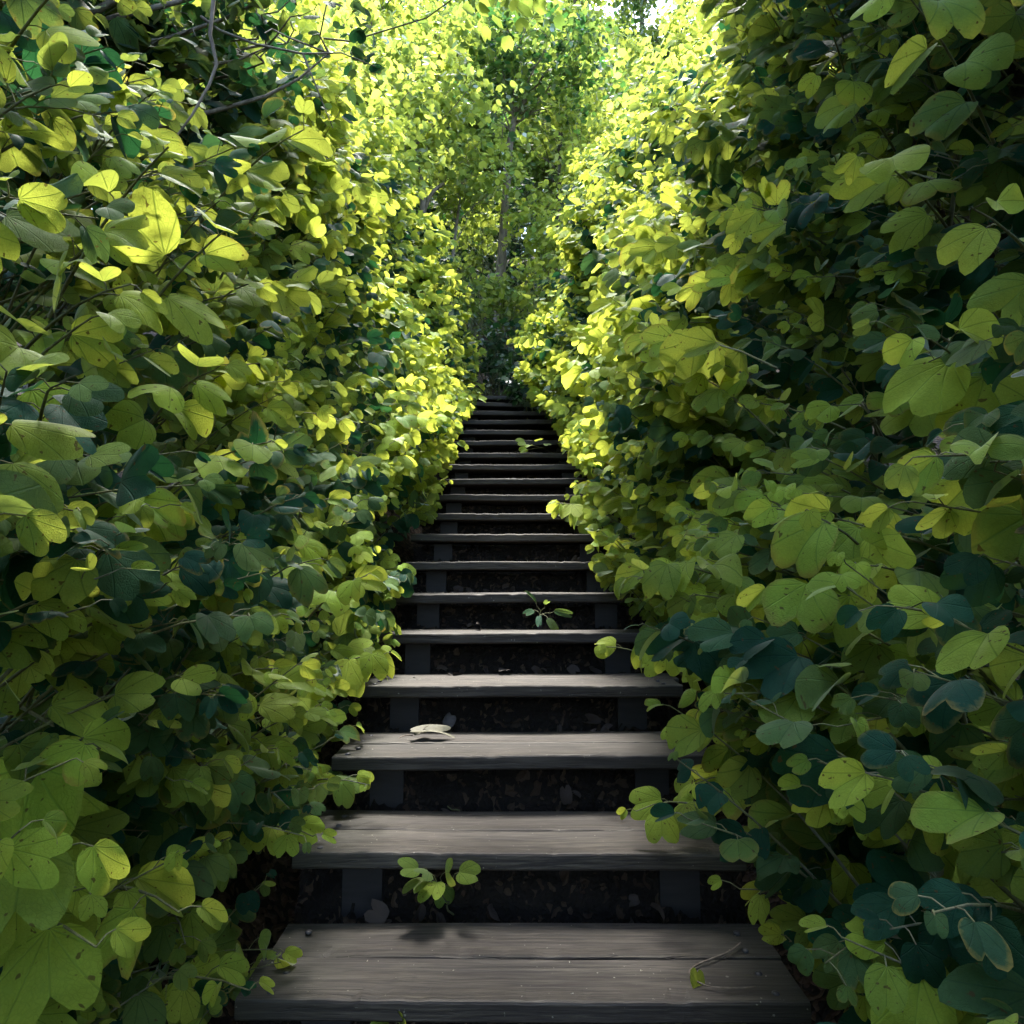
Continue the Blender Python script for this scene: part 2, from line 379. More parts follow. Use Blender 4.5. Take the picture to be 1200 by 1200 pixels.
def shoot(base, tip, up, nleaf, s0, lod, L, tw, lit_base, drooplo, droophi, side, twigr=.0022, petiole=True):
    """one leafy shoot: a bowed twig with leaves standing left and right of it"""
    mid = (base + tip) / 2 + np.array([0, 0, up])
    f = lambda t: (1 - t)[:, None] ** 2 * base + (2 * t * (1 - t))[:, None] * mid + (t ** 2)[:, None] * tip
    if tw is not None: tw.add(f(np.linspace(0, 1, 6)), np.linspace(twigr * 1.5, twigr * .5, 6), 5 if lod == 'hi' else 4)
    t = np.sort(np.clip(np.linspace(.22, 1.0, nleaf) + R.normal(0, .02, nleaf), .05, 1))
    p = f(t); tan = unit(f(np.clip(t + .02, 0, 1.02)) - f(t - .02))
    flat = unit(np.cross(tan, np.array([0, 0, 1.0])) + R.normal(0, .15, (nleaf, 3)))
    sg = np.where(np.arange(nleaf) % 2 == 0, 1.0, -1.0)[:, None]
    pd = unit(.75 * sg * flat + .55 * tan + R.normal(0, .18, (nleaf, 3)) + np.array([0, 0, .12]))
    pet = R.uniform(.015, .04, nleaf)[:, None]
    lb = p + pd * pet
    dr = R.uniform(drooplo, droophi, nleaf)[:, None]
    md = unit(pd + np.array([0, 0, -1.0]) * dr + np.array([-side * .30, -.22, 0]) + R.normal(0, .18, (nleaf, 3)))
    hi = np.clip(lb[:, 2] - ZC + .3, 0, 1.2)       # shoots above the eye hang over, their leaves tilt with them
    nv = np.stack([np.full(nleaf, -side * .42), -.62 - .45 * hi, .72 - .28 * hi], 1) + R.normal(0, .34, (nleaf, 3))
    rel = np.linspace(0, 1, nleaf)
    grow = np.interp(rel, [0, .25, .6, .85, 1], [.9, 1.05, 1.0, .75, .45])
    size = s0 * grow * R.uniform(.78, 1.18, nleaf)
    fold = np.clip(R.normal(.40, .30, nleaf) + .3 * np.clip(rel - .7, 0, 1), -.15, 1.15)
    lit_age = np.clip(lit_base + .22 * (rel - .5) + R.normal(0, .16, nleaf), 0, 1)  # younger towards the tip
    colr = np.stack([lit_age, R.random(nleaf), R.random(nleaf)], 1)
    # keep leaves out of the lens
    d = np.linalg.norm(lb - CAM, axis=1)
    ok = d > np.maximum(.52, size * 6.0)
    if tw is not None and petiole:
        for a, b in zip(p[ok], lb[ok]): tw.add([a, (a + b) / 2 + [0, 0, .004], b], twigr * .45, 3)
    if ok.any():
        L.add(lod, P=lb[ok], Mv=md[ok], Nv=nv[ok], size=size[ok], fold=fold[ok], cup=R.uniform(.0, .45, nleaf)[ok],
              droop=R.uniform(.1, 1.0, nleaf)[ok], rip=R.normal(0, .065, nleaf)[ok], colr=colr[ok], wr=R.uniform(.9, 1.12, nleaf)[ok])

ORD = ['lowest', 'second', 'third', 'fourth', 'fifth', 'sixth', 'seventh', 'eighth', 'ninth', 'tenth', 'eleventh', 'twelfth', 'thirteenth', 'fourteenth', 'fifteenth', 'sixteenth', 'seventeenth', 'eighteenth', 'topmost']
def ground_z(x, y):
    b = np.clip((np.abs(x - XS) - .62) / .5, 0, 1); b = b * b * (3 - 2 * b)
    far = np.clip((np.abs(x) - 1.2) / 8, 0, 1)
    n = .05 * np.sin(3.1 * x + 1.7 * y) + .04 * np.sin(5.3 * y - 2.2 * x)
    dip = np.where((y > front(-3) - .2) & (y < Y_END + .1), .46, np.where(y >= Y_END + .1, .12, .0))
    return line(y) - dip * (1 - b) - .06 * b + n * b + far * 1.2

# deep openings where one looks past the outer leaves into the dark of the shrubs
HOLLOWS = [(at(60, 290, 1.1), .17), (at(70, 80, 1.5), .17), (at(250, 70, 2.2), .28), (at(90, 760, 1.1), .16), (at(290, 240, 2.2), .2), (at(330, 620, 1.8), .16),
           (at(1150, 270, 1.2), .2), (at(1070, 560, 1.4), .2), (at(1090, 120, 1.6), .22), (at(890, 830, 1.6), .14), (at(960, 430, 1.8), .2), (at(1130, 1080, 1.1), .14)]
def bank(side, edges, labels, count, ymax):
    shrubs = []
    for i in range(len(edges) - 1):
        yc = (edges[i] + edges[i + 1]) / 2
        xr = side * 1.05
        root = empty('leafy_shrub', (xr, yc, float(ground_z(np.array(xr), np.array(yc)))))
        tag(root, labels[i], 'shrub', 'orchid shrubs walling in the stairs')
        shrubs.append([root, Leaves(), Tubes(), []])
    heads = [(R.uniform(edges[0], ymax), R.uniform(.1, 3.0)) for _ in range(150)]
    for q in range(count + 350):
        near = q >= count
        y = R.uniform(edges[0], 2.3 if near else ymax)
        tm = 3.1 + .35 * math.sin(2.1 * y + side) + .25 * math.sin(5.3 * y)
        t = R.uniform(-.05, 1) ** 1.0 * tm
        if t < -.02: t = 0.0
        outer = R.random() < .6
        mound = 0.0
        if outer and R.random() < .62:
            hy, ht = heads[R.integers(len(heads))]
            if near: hy = edges[0] + (hy - edges[0]) * 2.2 / (ymax - edges[0])
            dy, dt = R.normal(0, .17, 2); y = max(edges[0], hy + dy); t = max(0, ht + dt)
            mound = .13 * math.exp(-(dy * dy + dt * dt) / .05)
        # loose and dense places
        if outer and (math.sin(3.3 * y + 5.1 * t + side) + math.sin(6.1 * y - 2.7 * t + 2 * side)) < -.35 and not mound: continue
        dep = R.normal(.03, .05) - mound if outer else R.uniform(.08, .75)
        if not outer and R.random() < .15: dep = R.uniform(.5, 1.2)
        if y < 2.5 and t < .65: dep = max(dep, .03 if side > 0 and y < 1.9 else -.05)
        x = float(wall_x(side, y, t)) + side * dep + XS * 0
        z = float(line(np.array(y))) + t
        tip = np.array([x, y, z])
        if outer and y < 3.2 and any((tip[0] - c[0]) ** 2 + .6 * (tip[1] - c[1]) ** 2 + (tip[2] - c[2]) ** 2 < r * r for c, r in HOLLOWS): continue
        L = R.uniform(.32, .62)
        bdir = unit(np.array([side * R.uniform(.5, 1.0), R.normal(.12, .45), -R.uniform(.15, .75)]))
        base = tip + bdir * L
        d = np.linalg.norm(tip - CAM)
        if d < .75: continue
        s0 = R.uniform(.076, .128) if y > 2 else R.uniform(.056, .098)
        lod = 'hi' if d < 2.3 else 'mid' if d < 4.6 else 'lo'
        if not outer and dep > .35 and lod == 'hi': lod = 'mid'
        k = int(np.clip(np.searchsorted(edges, y + R.normal(0, .06)) - 1, 0, len(shrubs) - 1))
        lit_ag = (R.uniform(.6, 1.15) if R.random() < np.interp(y, [.8, 1.8, 3.2], [.46, .58, .76]) - .06 * (side > 0) * (y < 2) else R.uniform(-.1, .18)) if outer else R.uniform(-.1, .3)
        lit_ag *= np.interp(y, [.5, 2.5, 4], [.8, .95, 1.1])  # near shoots painted darker, far ones brighter
        lit_ag *= np.interp(t, [0, .6, 1.5], [.7, .9, 1.0])
        if y < 3: lit_ag *= np.interp(t, [1.6, 2.3], [1, .45])  # shade painted into the high leaves at the near end
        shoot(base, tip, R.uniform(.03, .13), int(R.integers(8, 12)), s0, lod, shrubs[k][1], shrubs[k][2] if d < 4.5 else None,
              lit_ag, .15, 1.35, side, petiole=d < 2.6)
        shrubs[k][3].append(base)
    return shrubs
def finish(shrubs, side):
    for root, L, Tw, bases in shrubs:
        o = np.array(root.location)
        bs = np.array(bases)
        # main stems from the ground up into the shrub
        for _ in range(7):
            q = bs[R.integers(len(bs))] + np.array([side * .15, 0, 0])
            g = np.array([o[0] + R.normal(0, .12), o[1] + R.normal(0, .22), 0]); g[2] = float(ground_z(np.array(g[0]), np.array(g[1]))) - .03
            q[2] = max(q[2], g[2] + 1.2)
            pth = wob(g, q, 12, .06)
            Tw.add(pth, np.linspace(R.uniform(.010, .018), .004, 12), 7)
            for b in bs[R.integers(len(bs), size=6)]:
                j = int(R.integers(4, 11))
                if np.linalg.norm(b - pth[j]) < 1.0: Tw.add(wob(pth[j], b, 6, .03), np.linspace(.005, .003, 6), 5)
        L.build('foliage', M['leaf'], root, o)
        Tw.build('stems', M['twig'], root, o)

eL = [.12, 1.0, 1.75, 2.5, 3.3, 4.2, 5.2, 6.4, 7.9]
lL = ['big-leaved shrub at the lower left, the one before the lowest tread',
      'lime-tipped shrub crowding the left end of the lowest tread',
      'shrub with lit drooping leaves left of the third tread',
      'bright yellow-green shrub left of the fifth and sixth treads',
      'dense shrub left of the seventh and eighth treads',
      'small-leaved looking shrub left of the tenth and eleventh treads',
      'sunlit shrub left of the thirteenth and fourteenth treads',
      'farthest shrub on the left, leaning over the topmost treads']
eR = [.12, 1.0, 1.75, 2.5, 3.3, 4.2, 5.2, 6.4, 7.9]
lR = ['shaded big-leaved shrub at the lower right, the one before the lowest tread',
      'dark green shrub crowding the right end of the lowest tread',
      'teal-shaded shrub overhanging the right ends of the second and third treads',
      'large-leaved shrub right of the fifth and sixth treads',
      'yellow-green shrub right of the seventh and eighth treads',
      'glowing lime shrub right of the tenth and eleventh treads',
      'brightest sunlit shrub right of the thirteenth and fourteenth treads',
      'farthest shrub on the right, drooping across the topmost treads']
SL = bank(-1, eL, lL, 2600, 7.7)
SR = bank(1, eR, lR, 2600, 7.7)

# the large sprays one picks out in the photograph: (px, py, distance, leaf size, leaves, droop, age, direction)
HERO_L = [(70, 900, .95, .125, 5, .9, .75), (160, 1080, 1.0, .12, 4, 1.1, .7), (40, 440, .85, .085, 4, 1.2, .6), (150, 230, 1.05, .10, 5, .5, .7),
          (320, 190, 1.6, .105, 5, .6, .85), (240, 300, 1.3, .105, 6, .4, .9), (110, 380, 1.1, .085, 6, .3, .85), (210, 470, 1.25, .095, 6, .7, .85),
          (280, 545, 1.5, .095, 6, .4, .9), (130, 615, 1.1, .095, 5, .9, .75), (330, 680, 1.75, .12, 6, .9, .9), (400, 690, 2.1, .10, 6, .6, .85),
          (420, 780, 2.2, .125, 6, .8, .9), (290, 800, 1.6, .09, 7, .7, .7), (290, 890, 1.6, .08, 7, .8, .6), (60, 20, 1.2, .11, 4, 1.0, .8),
          (30, 1010, .85, .12, 4, 1.2, .6), (250, 1165, 1.3, .07, 6, .6, .9), (60, 1120, .85, .10, 4, 1.2, .6), (130, 110, 1.7, .07, 6, .1, .8), (20, 160, 1.1, .10, 4, .3, .8),
          (400, 930, 1.9, .06, 5, .3, .9), (330, 990, 1.6, .07, 6, .6, .75)]
HERO_R = [(960, 720, 1.25, .15, 5, 1.3, .65), (1120, 940, .95, .14, 5, 1.3, .65), (985, 630, 1.25, .115, 4, 1.3, .6), (1040, 690, 1.2, .11, 4, .9, .5),
          (870, 640, 1.6, .12, 5, .9, .75), (1130, 440, 1.15, .12, 5, 1.2, .7), (1050, 220, 1.5, .12, 5, 1.2, .65), (1100, 50, 1.25, .13, 5, 1.2, .45),
          (900, 270, 1.9, .12, 6, 1.1, .65), (1000, 120, 1.8, .11, 5, .9, .7), (780, 770, 2.1, .115, 6, 1.1, .75), (730, 770, 2.3, .09, 4, .9, .8),
          (880, 740, 1.7, .11, 6, .9, .7), (850, 930, 1.7, .115, 6, 1.0, .75), (780, 960, 1.85, .09, 5, .8, .85), (960, 890, 1.4, .095, 6, .8, .7),
          (1010, 1030, 1.25, .10, 5, .9, .6), (965, 1110, 1.35, .085, 5, .3, .75), (1110, 1160, 1.0, .11, 3, 1.3, .6), (905, 1050, 1.5, .07, 5, 1.0, .7),
          (1160, 570, 1.0, .10, 5, 1.2, .55), (830, 860, 1.8, .08, 6, .7, .6), (690, 520, 4.2, .11, 7, .6, .95), (670, 600, 3.7, .12, 6, .9, .95), (770, 380, 3.2, .12, 7, 1.0, .9),
          (800, 530, 2.6, .10, 7, .8, .8), (1180, 300, 1.0, .11, 4, 1.2, .6)]
def heroes(lst, shrubs, edges, side):
    for (px, py, d, s, n, dr, lit_ag) in lst:
        c = at(px, py, d)
        k = int(np.clip(np.searchsorted(edges, c[1]) - 1, 0, len(shrubs) - 1))
        tip = c + np.array([-side * .09, -.06, .04]); base = c + np.array([side * R.uniform(.16, .26), R.uniform(.05, .2), -R.uniform(.02, .14)])
        shoot(base, tip, .06, n, s, 'hi' if d < 2.6 else 'mid', shrubs[k][1], shrubs[k][2], min(1.1, lit_ag + .28), dr * .7, dr * 1.3, side, .0026)  # large sprays painted lighter, as if lit
heroes(HERO_L, SL, eL, -1); heroes(HERO_R, SR, eR, 1)
finish(SL, -1); finish(SR, 1)

# ------------------------------------------------------------------ trees
def crown(L, clumps, per, size, lit_age, lod, up=1.0, flat=.55, side=0):
    for c, r in clumps:
        n = max(4, int(per * (r / .5) ** 2))
        # leaves gather in little sprays inside the clump
        k = max(2, n // 7)
        sp = np.asarray(c) + unit(R.normal(size=(k, 3))) * (R.random((k, 1)) ** .45) * r * np.array([1, 1, .7])
        P = sp[R.integers(k, size=n)] + R.normal(0, size * .9, (n, 3)) * np.array([1, 1, .55])
        az = R.uniform(0, 2 * PI, n)
        md = np.stack([np.cos(az), np.sin(az), -R.uniform(.0, .9, n)], 1)
        nv = np.array([0, -.15, up]) + R.normal(0, flat, (n, 3))
        a0 = np.clip(R.uniform(*lit_age) + R.normal(0, .13, n), 0, 1)
        L.add(lod, P=P, Mv=md, Nv=nv, size=size * R.uniform(.65, 1.25, n), fold=np.clip(R.normal(.3, .25, n), -.1, 1), cup=R.uniform(0, .4, n),
              droop=R.uniform(0, .6, n), rip=np.zeros(n), colr=np.stack([a0, R.random(n), R.random(n)], 1), wr=R.uniform(.85, 1.1, n))

def tree(name, label, path, r0, r1, clumps, per, size, lit_age, lod='lo', mat='far', bark='bark', group='trees above the banks', limbs=None, seed=0, reach=2.5):
    path = np.asarray(path, float)
    base = path[0].copy(); base[2] = min(base[2], float(ground_z(np.array(base[0]), np.array(base[1]))) - .05)
    root = empty(name, tuple(base)); tag(root, label, 'tree', group)
    # smooth the trunk's path
    k = np.linspace(0, len(path) - 1, 6 * len(path))
    pp = np.stack([np.interp(k, np.arange(len(path)), np.r_[base[i], path[1:, i]]) for i in range(3)], 1)
    for _ in range(3): pp[1:-1] = (pp[:-2] + 2 * pp[1:-1] + pp[2:]) / 4
    tb = Tubes(); tb.add(pp, np.linspace(r0, r1, len(pp)), 9)
    for q in (limbs or []):
        tb.add(np.asarray(q[0]), np.linspace(q[1], q[2], len(q[0])), 7)
    for c, r in clumps:
        d = np.linalg.norm(pp - (np.asarray(c) - [0, 0, .5 * r]), axis=1); j = int(np.argmin(d[len(pp) // 3:])) + len(pp) // 3
        j = max(0, j - 2)
        if d[j] < reach:
            tb.add(wob(pp[j], c, 8, .05 * d[j]), np.linspace(max(.006, r1 * .55), .003, 8), 5)
            for _ in range(2): tb.add(wob(c, np.asarray(c) + R.normal(0, r * .45, 3), 4, .03), np.linspace(.005, .002, 4), 3)
    tb.build('trunk', M[bark], root, tuple(base))
    L = Leaves(); crown(L, clumps, per, size, lit_age, lod)
    L.build('crown', M[mat], root, tuple(base))
    return root
def blob(c, rad, n, r=(.3, .55), seed=None, shell=.5):
    c = np.asarray(c, float)
    u = unit(R.normal(size=(n, 3))) * (R.random((n, 1)) ** shell)
    return [(c + p * np.asarray(rad), R.uniform(*r)) for p in u]

g = lambda x, y: float(ground_z(np.array(x), np.array(y)))
# two dark trees, with unseen crown clumps added overhead to shade the near end
tr = at(1165, 230, 2.3)
tree('shade_tree', 'dark-stemmed tree at the upper right whose crown shades the right bank',
     [(tr[0] + .15, tr[1], g(tr[0], tr[1])), tr + [.03, 0, -.6], tr, tr + [-.12, .05, .9], tr + [-.3, -.1, 2.0]], .12, .05,
     blob((1.85, 1.5, ZC + 2.3), (1.05, 1.25, .7), 48, (.28, .42)) + blob((1.3, .2, ZC + 2.3), (1.0, 1.1, .5), 24, (.3, .45)) + blob((2.0, 2.1, ZC + 1.2), (.5, .9, .8), 22, (.25, .4)),
     85, .085, (0, .35), 'mid', 'leaf', 'darkbark',
     limbs=[(wob(tr + [0, 0, -.05], at(1000, 45, 2.4), 10, .05), .022, .008), (wob(at(1080, 110, 2.35), at(960, 90, 2.6), 8, .04), .010, .004), (wob(tr + [0, 0, -.4], at(1040, 140, 2.2), 8, .05), .014, .006)])
tl = at(60, 130, 2.4)
tree('shade_tree', 'dark small-leaved tree with a leaning stem at the upper left',
     [(tl[0] - .1, tl[1] + .1, g(tl[0], tl[1])), at(85, 190, 2.4), tl, at(20, 40, 2.3), (tl[0] - .3, tl[1] - .2, ZC + 3.4)], .06, .03,
     blob((-2.1, 1.9, ZC + 2.0), (.8, 1.2, .8), 34, (.28, .45)) + blob((-1.7, .2, ZC + 2.3), (.9, 1.0, .5), 14, (.3, .45)) + blob(at(170, 50, 2.6), (.75, .5, .35), 34, (.2, .32)),
     90, .06, (0, .45), 'mid', 'leaf', 'bark', limbs=[(np.array([at(*q) for q in [(240, -60, 1.75), (250, 0, 1.7), (246, 40, 1.68), (254, 75, 1.66), (245, 100, 1.65), (225, 135, 1.62), (201, 168, 1.6)]]), .006, .0022), (np.array([at(*q) for q in [(201, 168, 1.6), (215, 182, 1.6), (240, 190, 1.62)]]), .003, .0012), (np.array([at(*q) for q in [(236, 20, 2.5), (258, 36, 2.45), (300, 52, 2.4), (355, 63, 2.4), (400, 62, 2.42), (440, 78, 2.5)]]), .006, .002), (np.array([at(*q) for q in [(355, 63, 2.4), (370, 100, 2.4), (390, 150, 2.45)]]), .004, .0015)])

# the trees seen beyond the top of the stairs and above both banks
def bgtree(label, px, py0, py1, d, cx, cy, rad, n, lit_age, r0=.07, lean=0, fork=None, size=.11, per=60, mat='far', bark='bark', name='slender_tree', lod='lo', r=(.45, .75)):
    a = at(px, py0, d); b = at(px + lean, py1, d)
    base = np.array([a[0], a[1], g(a[0], a[1])])
    c = at(cx, cy, d)
    lim = []
    if fork is not None:
        f0 = at(*fork[0], d); f1 = at(*fork[1], d); lim.append((wob(f0, f1, 6, .03), r0 * .6, r0 * .35))
    tree(name, label, [base, a, b, b + [(c[0] - b[0]) * .5, .1, max(.5, (c[2] - b[2]) * .6)]], r0, r0 * .35, blob(c, rad, n, r), per, size, lit_age, lod, mat, bark, 'trees beyond the stairs', limbs=lim, reach=4)
bgtree('pale slender trunk in the middle beyond the top of the stairs', 585, 345, 170, 10.0, 615, 75, (1.0, .7, 1.0), 24, (.0, .4), .095, 12, size=.10, per=70)
bgtree('grey forked trunk in the dark hollow left beyond the stairs', 492, 285, 222, 9.0, 460, 100, (1.2, .9, 1.2), 30, (.4, 1.0), .06, 5, ((491, 270), (520, 215)), per=70)
bgtree('thin dark stem right of the middle trunk, high against the sky', 655, 260, 130, 11.5, 665, 130, (.9, .9, 1.0), 16, (.2, .7), .05, 2, bark='darkbark')
bgtree('wispy stem between the forked trunk and the pale middle trunk', 530, 305, 240, 9.4, 545, 190, (.6, .6, .8), 14, (.4, .9), .028, 8, size=.09)
tree_rows = [
 ('tall tree filling the sky left of the middle beyond the stairs', -2.8, 12.0, 8.5, 1.9, (.4, 1.0)),
 ('tall tree filling the sky behind the pale middle trunk', .0, 14.0, 8.5, 2.1, (.3, .9)),
 ('low spreading tree closing the gap right of the middle trunk', 1.3, 13.0, 5.5, 1.6, (.4, 1.0)),
 ('tall thin-crowned tree at the bright gap of sky right of the middle', 1.6, 15.0, 9.0, 1.5, (.5, 1.0)),
 ('low spreading tree closing the gap left of the middle trunk', -1.3, 13.4, 5.5, 1.6, (.3, .9)),
 ('bright tree at the right skyline beyond the stairs', 4.3, 12.0, 6.8, 1.7, (.6, 1.0)),
 ('broad tree far behind the left bank', -6.0, 12.0, 7.5, 2.4, (.2, .8)),
 ('broad tree far behind the right bank', 6.8, 12.0, 7.0, 2.2, (.4, .9)),
 ('shady tree at the end of the hollow', -1.2, 17.5, 9.5, 2.8, (.0, .5)),
 ('shady tree deep in the wood right of the hollow', 3.8, 18.0, 9.0, 2.8, (.1, .6)),
 ('shady tree deep in the wood left of the hollow', -6.5, 18.5, 9.5, 3.0, (.0, .5)),
]
for (lab, x, y, hgt, rad, lit_age) in tree_rows:
    z = g(x, y); c = np.array([x, y, z + hgt * .56])
    tree('forest_tree', lab, [(x, y, z), (x + .1, y, z + hgt * .35), (x - .1, y, z + hgt * .8), (x, y, z + hgt)], .10, .03,
         blob(c, (rad, rad * .7, hgt * .46), 110 if y > 13 else 70, (.45, .8)) , 75 if y > 13 else 50, .13, lit_age, 'tiny', 'far', 'bark', 'trees beyond the stairs', reach=5)
side_rows = [
 ('leafy tree standing on the left bank beside the lower treads', -2.6, 3.2, 4.3, 1.2, (.1, .6)),
 ('leafy tree standing on the left bank beside the middle treads', -2.5, 5.2, 4.3, 1.25, (.5, 1.0)),
 ('leafy tree standing on the left bank beside the upper treads', -2.1, 7.8, 4.6, 1.3, (.5, 1.0)),
 ('leafy tree standing on the right bank beside the lower treads', 2.7, 3.4, 4.0, 1.2, (.1, .5)),
 ('leafy tree standing on the right bank beside the middle treads', 2.6, 5.2, 3.8, 1.1, (.5, .95)),
 ('leafy tree standing on the right bank beside the upper treads', 2.4, 7.8, 4.0, 1.3, (.6, 1.0)),
]
for k, (lab, x, y, hgt, rad, lit_age) in enumerate(side_rows):
    z = g(x, y); c = np.array([x, y, z + hgt * .66])
    cl = blob(c, (rad, rad * 1.1, hgt * .42), 55, (.35, .6))
    if k in (0, 3):      # out-of-frame clumps added over the stairs to shade the lower treads
        cl += blob((x * .12 + .12, 2.3, ZC + 3.6), (.65, 1.5, .4), 31, (.35, .5))
    tree('bank_tree', lab, [(x, y, z), (x + .1, y, z + hgt * .35), (x - .1, y, z + hgt * .75), (x, y, z + hgt)], .06, .02,
         cl, 75, .09, lit_age, 'lo', 'far', 'bark', 'trees on the banks', reach=4)

# unseen trees added behind the foot of the flight to shade the near end
for (lab, x, y, hgt, rad) in [('unseen dense tree added left of the path below the flight to block sky light', -2.6, -2.6, 6.0, 1.7), ('unseen dense tree added right of the path below the flight to block sky light', 2.7, -2.4, 6.0, 1.7)]:
    z = g(x, y); c = np.array([x, y, z + hgt * .5])
    tree('forest_tree', lab, [(x, y, z), (x + .1, y, z + hgt * .35), (x - .1, y, z + hgt * .8), (x, y, z + hgt)], .10, .03,
         blob(c, (rad, rad, hgt * .48), 80, (.5, .8)), 60, .15, (0, .5), 'tiny', 'dark', 'bark', 'unseen trees added below the flight for shade', reach=5)

# low bushes in the hollow at the head of the stairs
for (lab, px, py, d, rad, n, lit_age, mt) in [
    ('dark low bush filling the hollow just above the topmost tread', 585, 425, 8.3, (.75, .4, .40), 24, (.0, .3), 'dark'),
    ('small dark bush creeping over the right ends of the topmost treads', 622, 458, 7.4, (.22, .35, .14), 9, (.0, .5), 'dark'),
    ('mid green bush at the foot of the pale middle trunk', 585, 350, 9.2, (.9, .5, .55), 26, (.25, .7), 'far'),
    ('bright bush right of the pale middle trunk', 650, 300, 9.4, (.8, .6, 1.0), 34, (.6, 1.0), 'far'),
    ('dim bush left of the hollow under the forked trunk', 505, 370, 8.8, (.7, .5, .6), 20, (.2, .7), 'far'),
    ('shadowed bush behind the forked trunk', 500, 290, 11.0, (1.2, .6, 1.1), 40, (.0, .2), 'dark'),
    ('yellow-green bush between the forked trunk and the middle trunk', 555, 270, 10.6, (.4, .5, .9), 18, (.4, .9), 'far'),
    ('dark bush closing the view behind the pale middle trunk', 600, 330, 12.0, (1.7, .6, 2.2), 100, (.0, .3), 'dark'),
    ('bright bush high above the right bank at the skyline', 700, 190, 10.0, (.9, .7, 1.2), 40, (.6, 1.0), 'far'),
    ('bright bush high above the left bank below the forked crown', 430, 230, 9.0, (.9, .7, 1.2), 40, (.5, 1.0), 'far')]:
    c = at(px, py, d); z = g(c[0], c[1])
    root = empty('hollow_bush', (c[0], c[1], z)); tag(root, lab, 'bush', 'bushes at the head of the stairs')
    L = Leaves(); cl = blob(c, rad, n, (.22, .42)); crown(L, cl, 90, .08, lit_age, 'lo'); L.build('foliage', M[mt], root, (c[0], c[1], z))
    tb = Tubes()
    for q, r in cl: tb.add(wob((c[0] + R.normal(0, .1), c[1] + R.normal(0, .1), z), q, 7, .05), np.linspace(.012, .003, 7), 5)
    tb.build('stems', M['twig'], root, (c[0], c[1], z))

# ------------------------------------------------------------------ the staircase
def board(x0, x1, y0, y1, z0, z1, seed, name, parent, loc):
    """one weathered plank: rounded, worn edges, slightly wavy"""
    r = np.random.default_rng(seed)
    nx = 60; ch = .006
    prof = [(y0, z0 + ch), (y0, z1 - ch), (y0 + ch * .4, z1 - ch * .3), (y0 + ch * 1.3, z1), (y0 * .66 + y1 * .34, z1), (y0 * .34 + y1 * .66, z1), (y1 - ch, z1), (y1, z1 - ch), (y1, z0 + ch), (y1 - ch, z0), (y0 + ch, z0)]
    P = np.array(prof); m = len(P)
    xs = np.linspace(x0, x1, nx)
    cup = r.normal(0, .0012); ph = r.uniform(0, 6, 4)
    V = np.empty((nx, m, 3))
    for i, x in enumerate(xs):
        wv = .0012 * math.sin(2.3 * x + ph[0]) + .0012 * math.sin(7 * x + ph[1])
        wy = .0018 * math.sin(3.1 * x + ph[2]) + .001 * math.sin(11 * x + ph[3])
        V[i, :, 0] = x; V[i, :, 1] = P[:, 0] + wy; V[i, :, 2] = P[:, 1] + wv
    V[:, 4:6, 2] -= (.0015 + cup + .004 * np.exp(-(xs / .28) ** 2))[:, None]
    chip = np.abs(r.normal(0, 1, nx)) ** 2 * .0004
    for _ in range(5):
        k = int(r.integers(2, nx - 2)); chip[k:k + 2] += r.uniform(.0008, .003)
    V[:, 1:4, 2] -= chip[:, None]; V[:, 1:3, 1] += chip[:, None] * .5
    V[0, :, 0] += r.normal(0, .002); V[-1, :, 0] += r.normal(0, .002)
    i = np.arange(nx - 1)[:, None] * m + np.arange(m)[None]; j = np.arange(nx - 1)[:, None] * m + (np.arange(m)[None] + 1) % m
    Q = np.stack([i, i + m, j + m, j], -1).reshape(-1, 4)
    capn = len(V.reshape(-1, 3)); VV = V.reshape(-1, 3)
    T = np.concatenate([Q[:, [0, 1, 2]], Q[:, [0, 2, 3]]])
    c0 = np.array([[0, k + 1, k] for k in range(1, m - 1)]) ; c1 = np.array([[0, k, k + 1] for k in range(1, m - 1)]) + (nx - 1) * m
    T = np.concatenate([T, c0, c1])
    o = mesh_obj(name, VV, T, M['wood'], parent, loc, smooth=False)
    return o
stair = empty('wooden_staircase', (XS, front(-3), top(-3)))
tag(stair, 'weathered grey timber staircase climbing between the leaf walls', 'staircase')
TH = .046
inv = np.array(stair.location)
for n in range(-3, NT + 1):
    y0 = front(n); z1 = top(n)
    sh, rot = 0.0, 0.0
    if n == 17: sh = -.04; rot = 1.0
    if n == 18: sh = -.34; rot = 4.0
    if n == 19: sh = -.55; rot = 7.0
    t = empty('tread', (sh, y0 - inv[1], z1 - inv[2]), stair)
    t.rotation_euler = (R.normal(0, .006), R.normal(0, .006), math.radians(rot) + R.normal(0, .006))
    t.location[2] += R.normal(0, .003)
    w = .615 + R.normal(0, .012); w2 = .615 + R.normal(0, .012)
    go = G if n < 13 else .30
    half = go * .47
    board(-w, w2, 0, half, -TH, 0, 100 + n, 'board', t, (0, 0, 0))
    board(-w + R.normal(0, .008), w2 + R.normal(0, .008), half + .008, half * 2 + .006, -TH, R.normal(-.001, .002), 300 + n, 'board', t, (0, 0, 0))
    if n <= 4:
        for sx in (-1, 1):
            for yy in (.030, .105, half + .035, half + .115):
                b = Tubes()
                p = np.array([sx * .55 + R.normal(0, .004) - sx * (.0 if yy < .08 else .012), yy, 0])
                zz = np.array([-.002, .0028, .0042, .005]); b.add(np.stack([np.full(4, p[0]), np.full(4, p[1]), zz], 1), [.0085, .0085, .006, .0005], 10)
                b.build('bolt', M['bolt'], t)
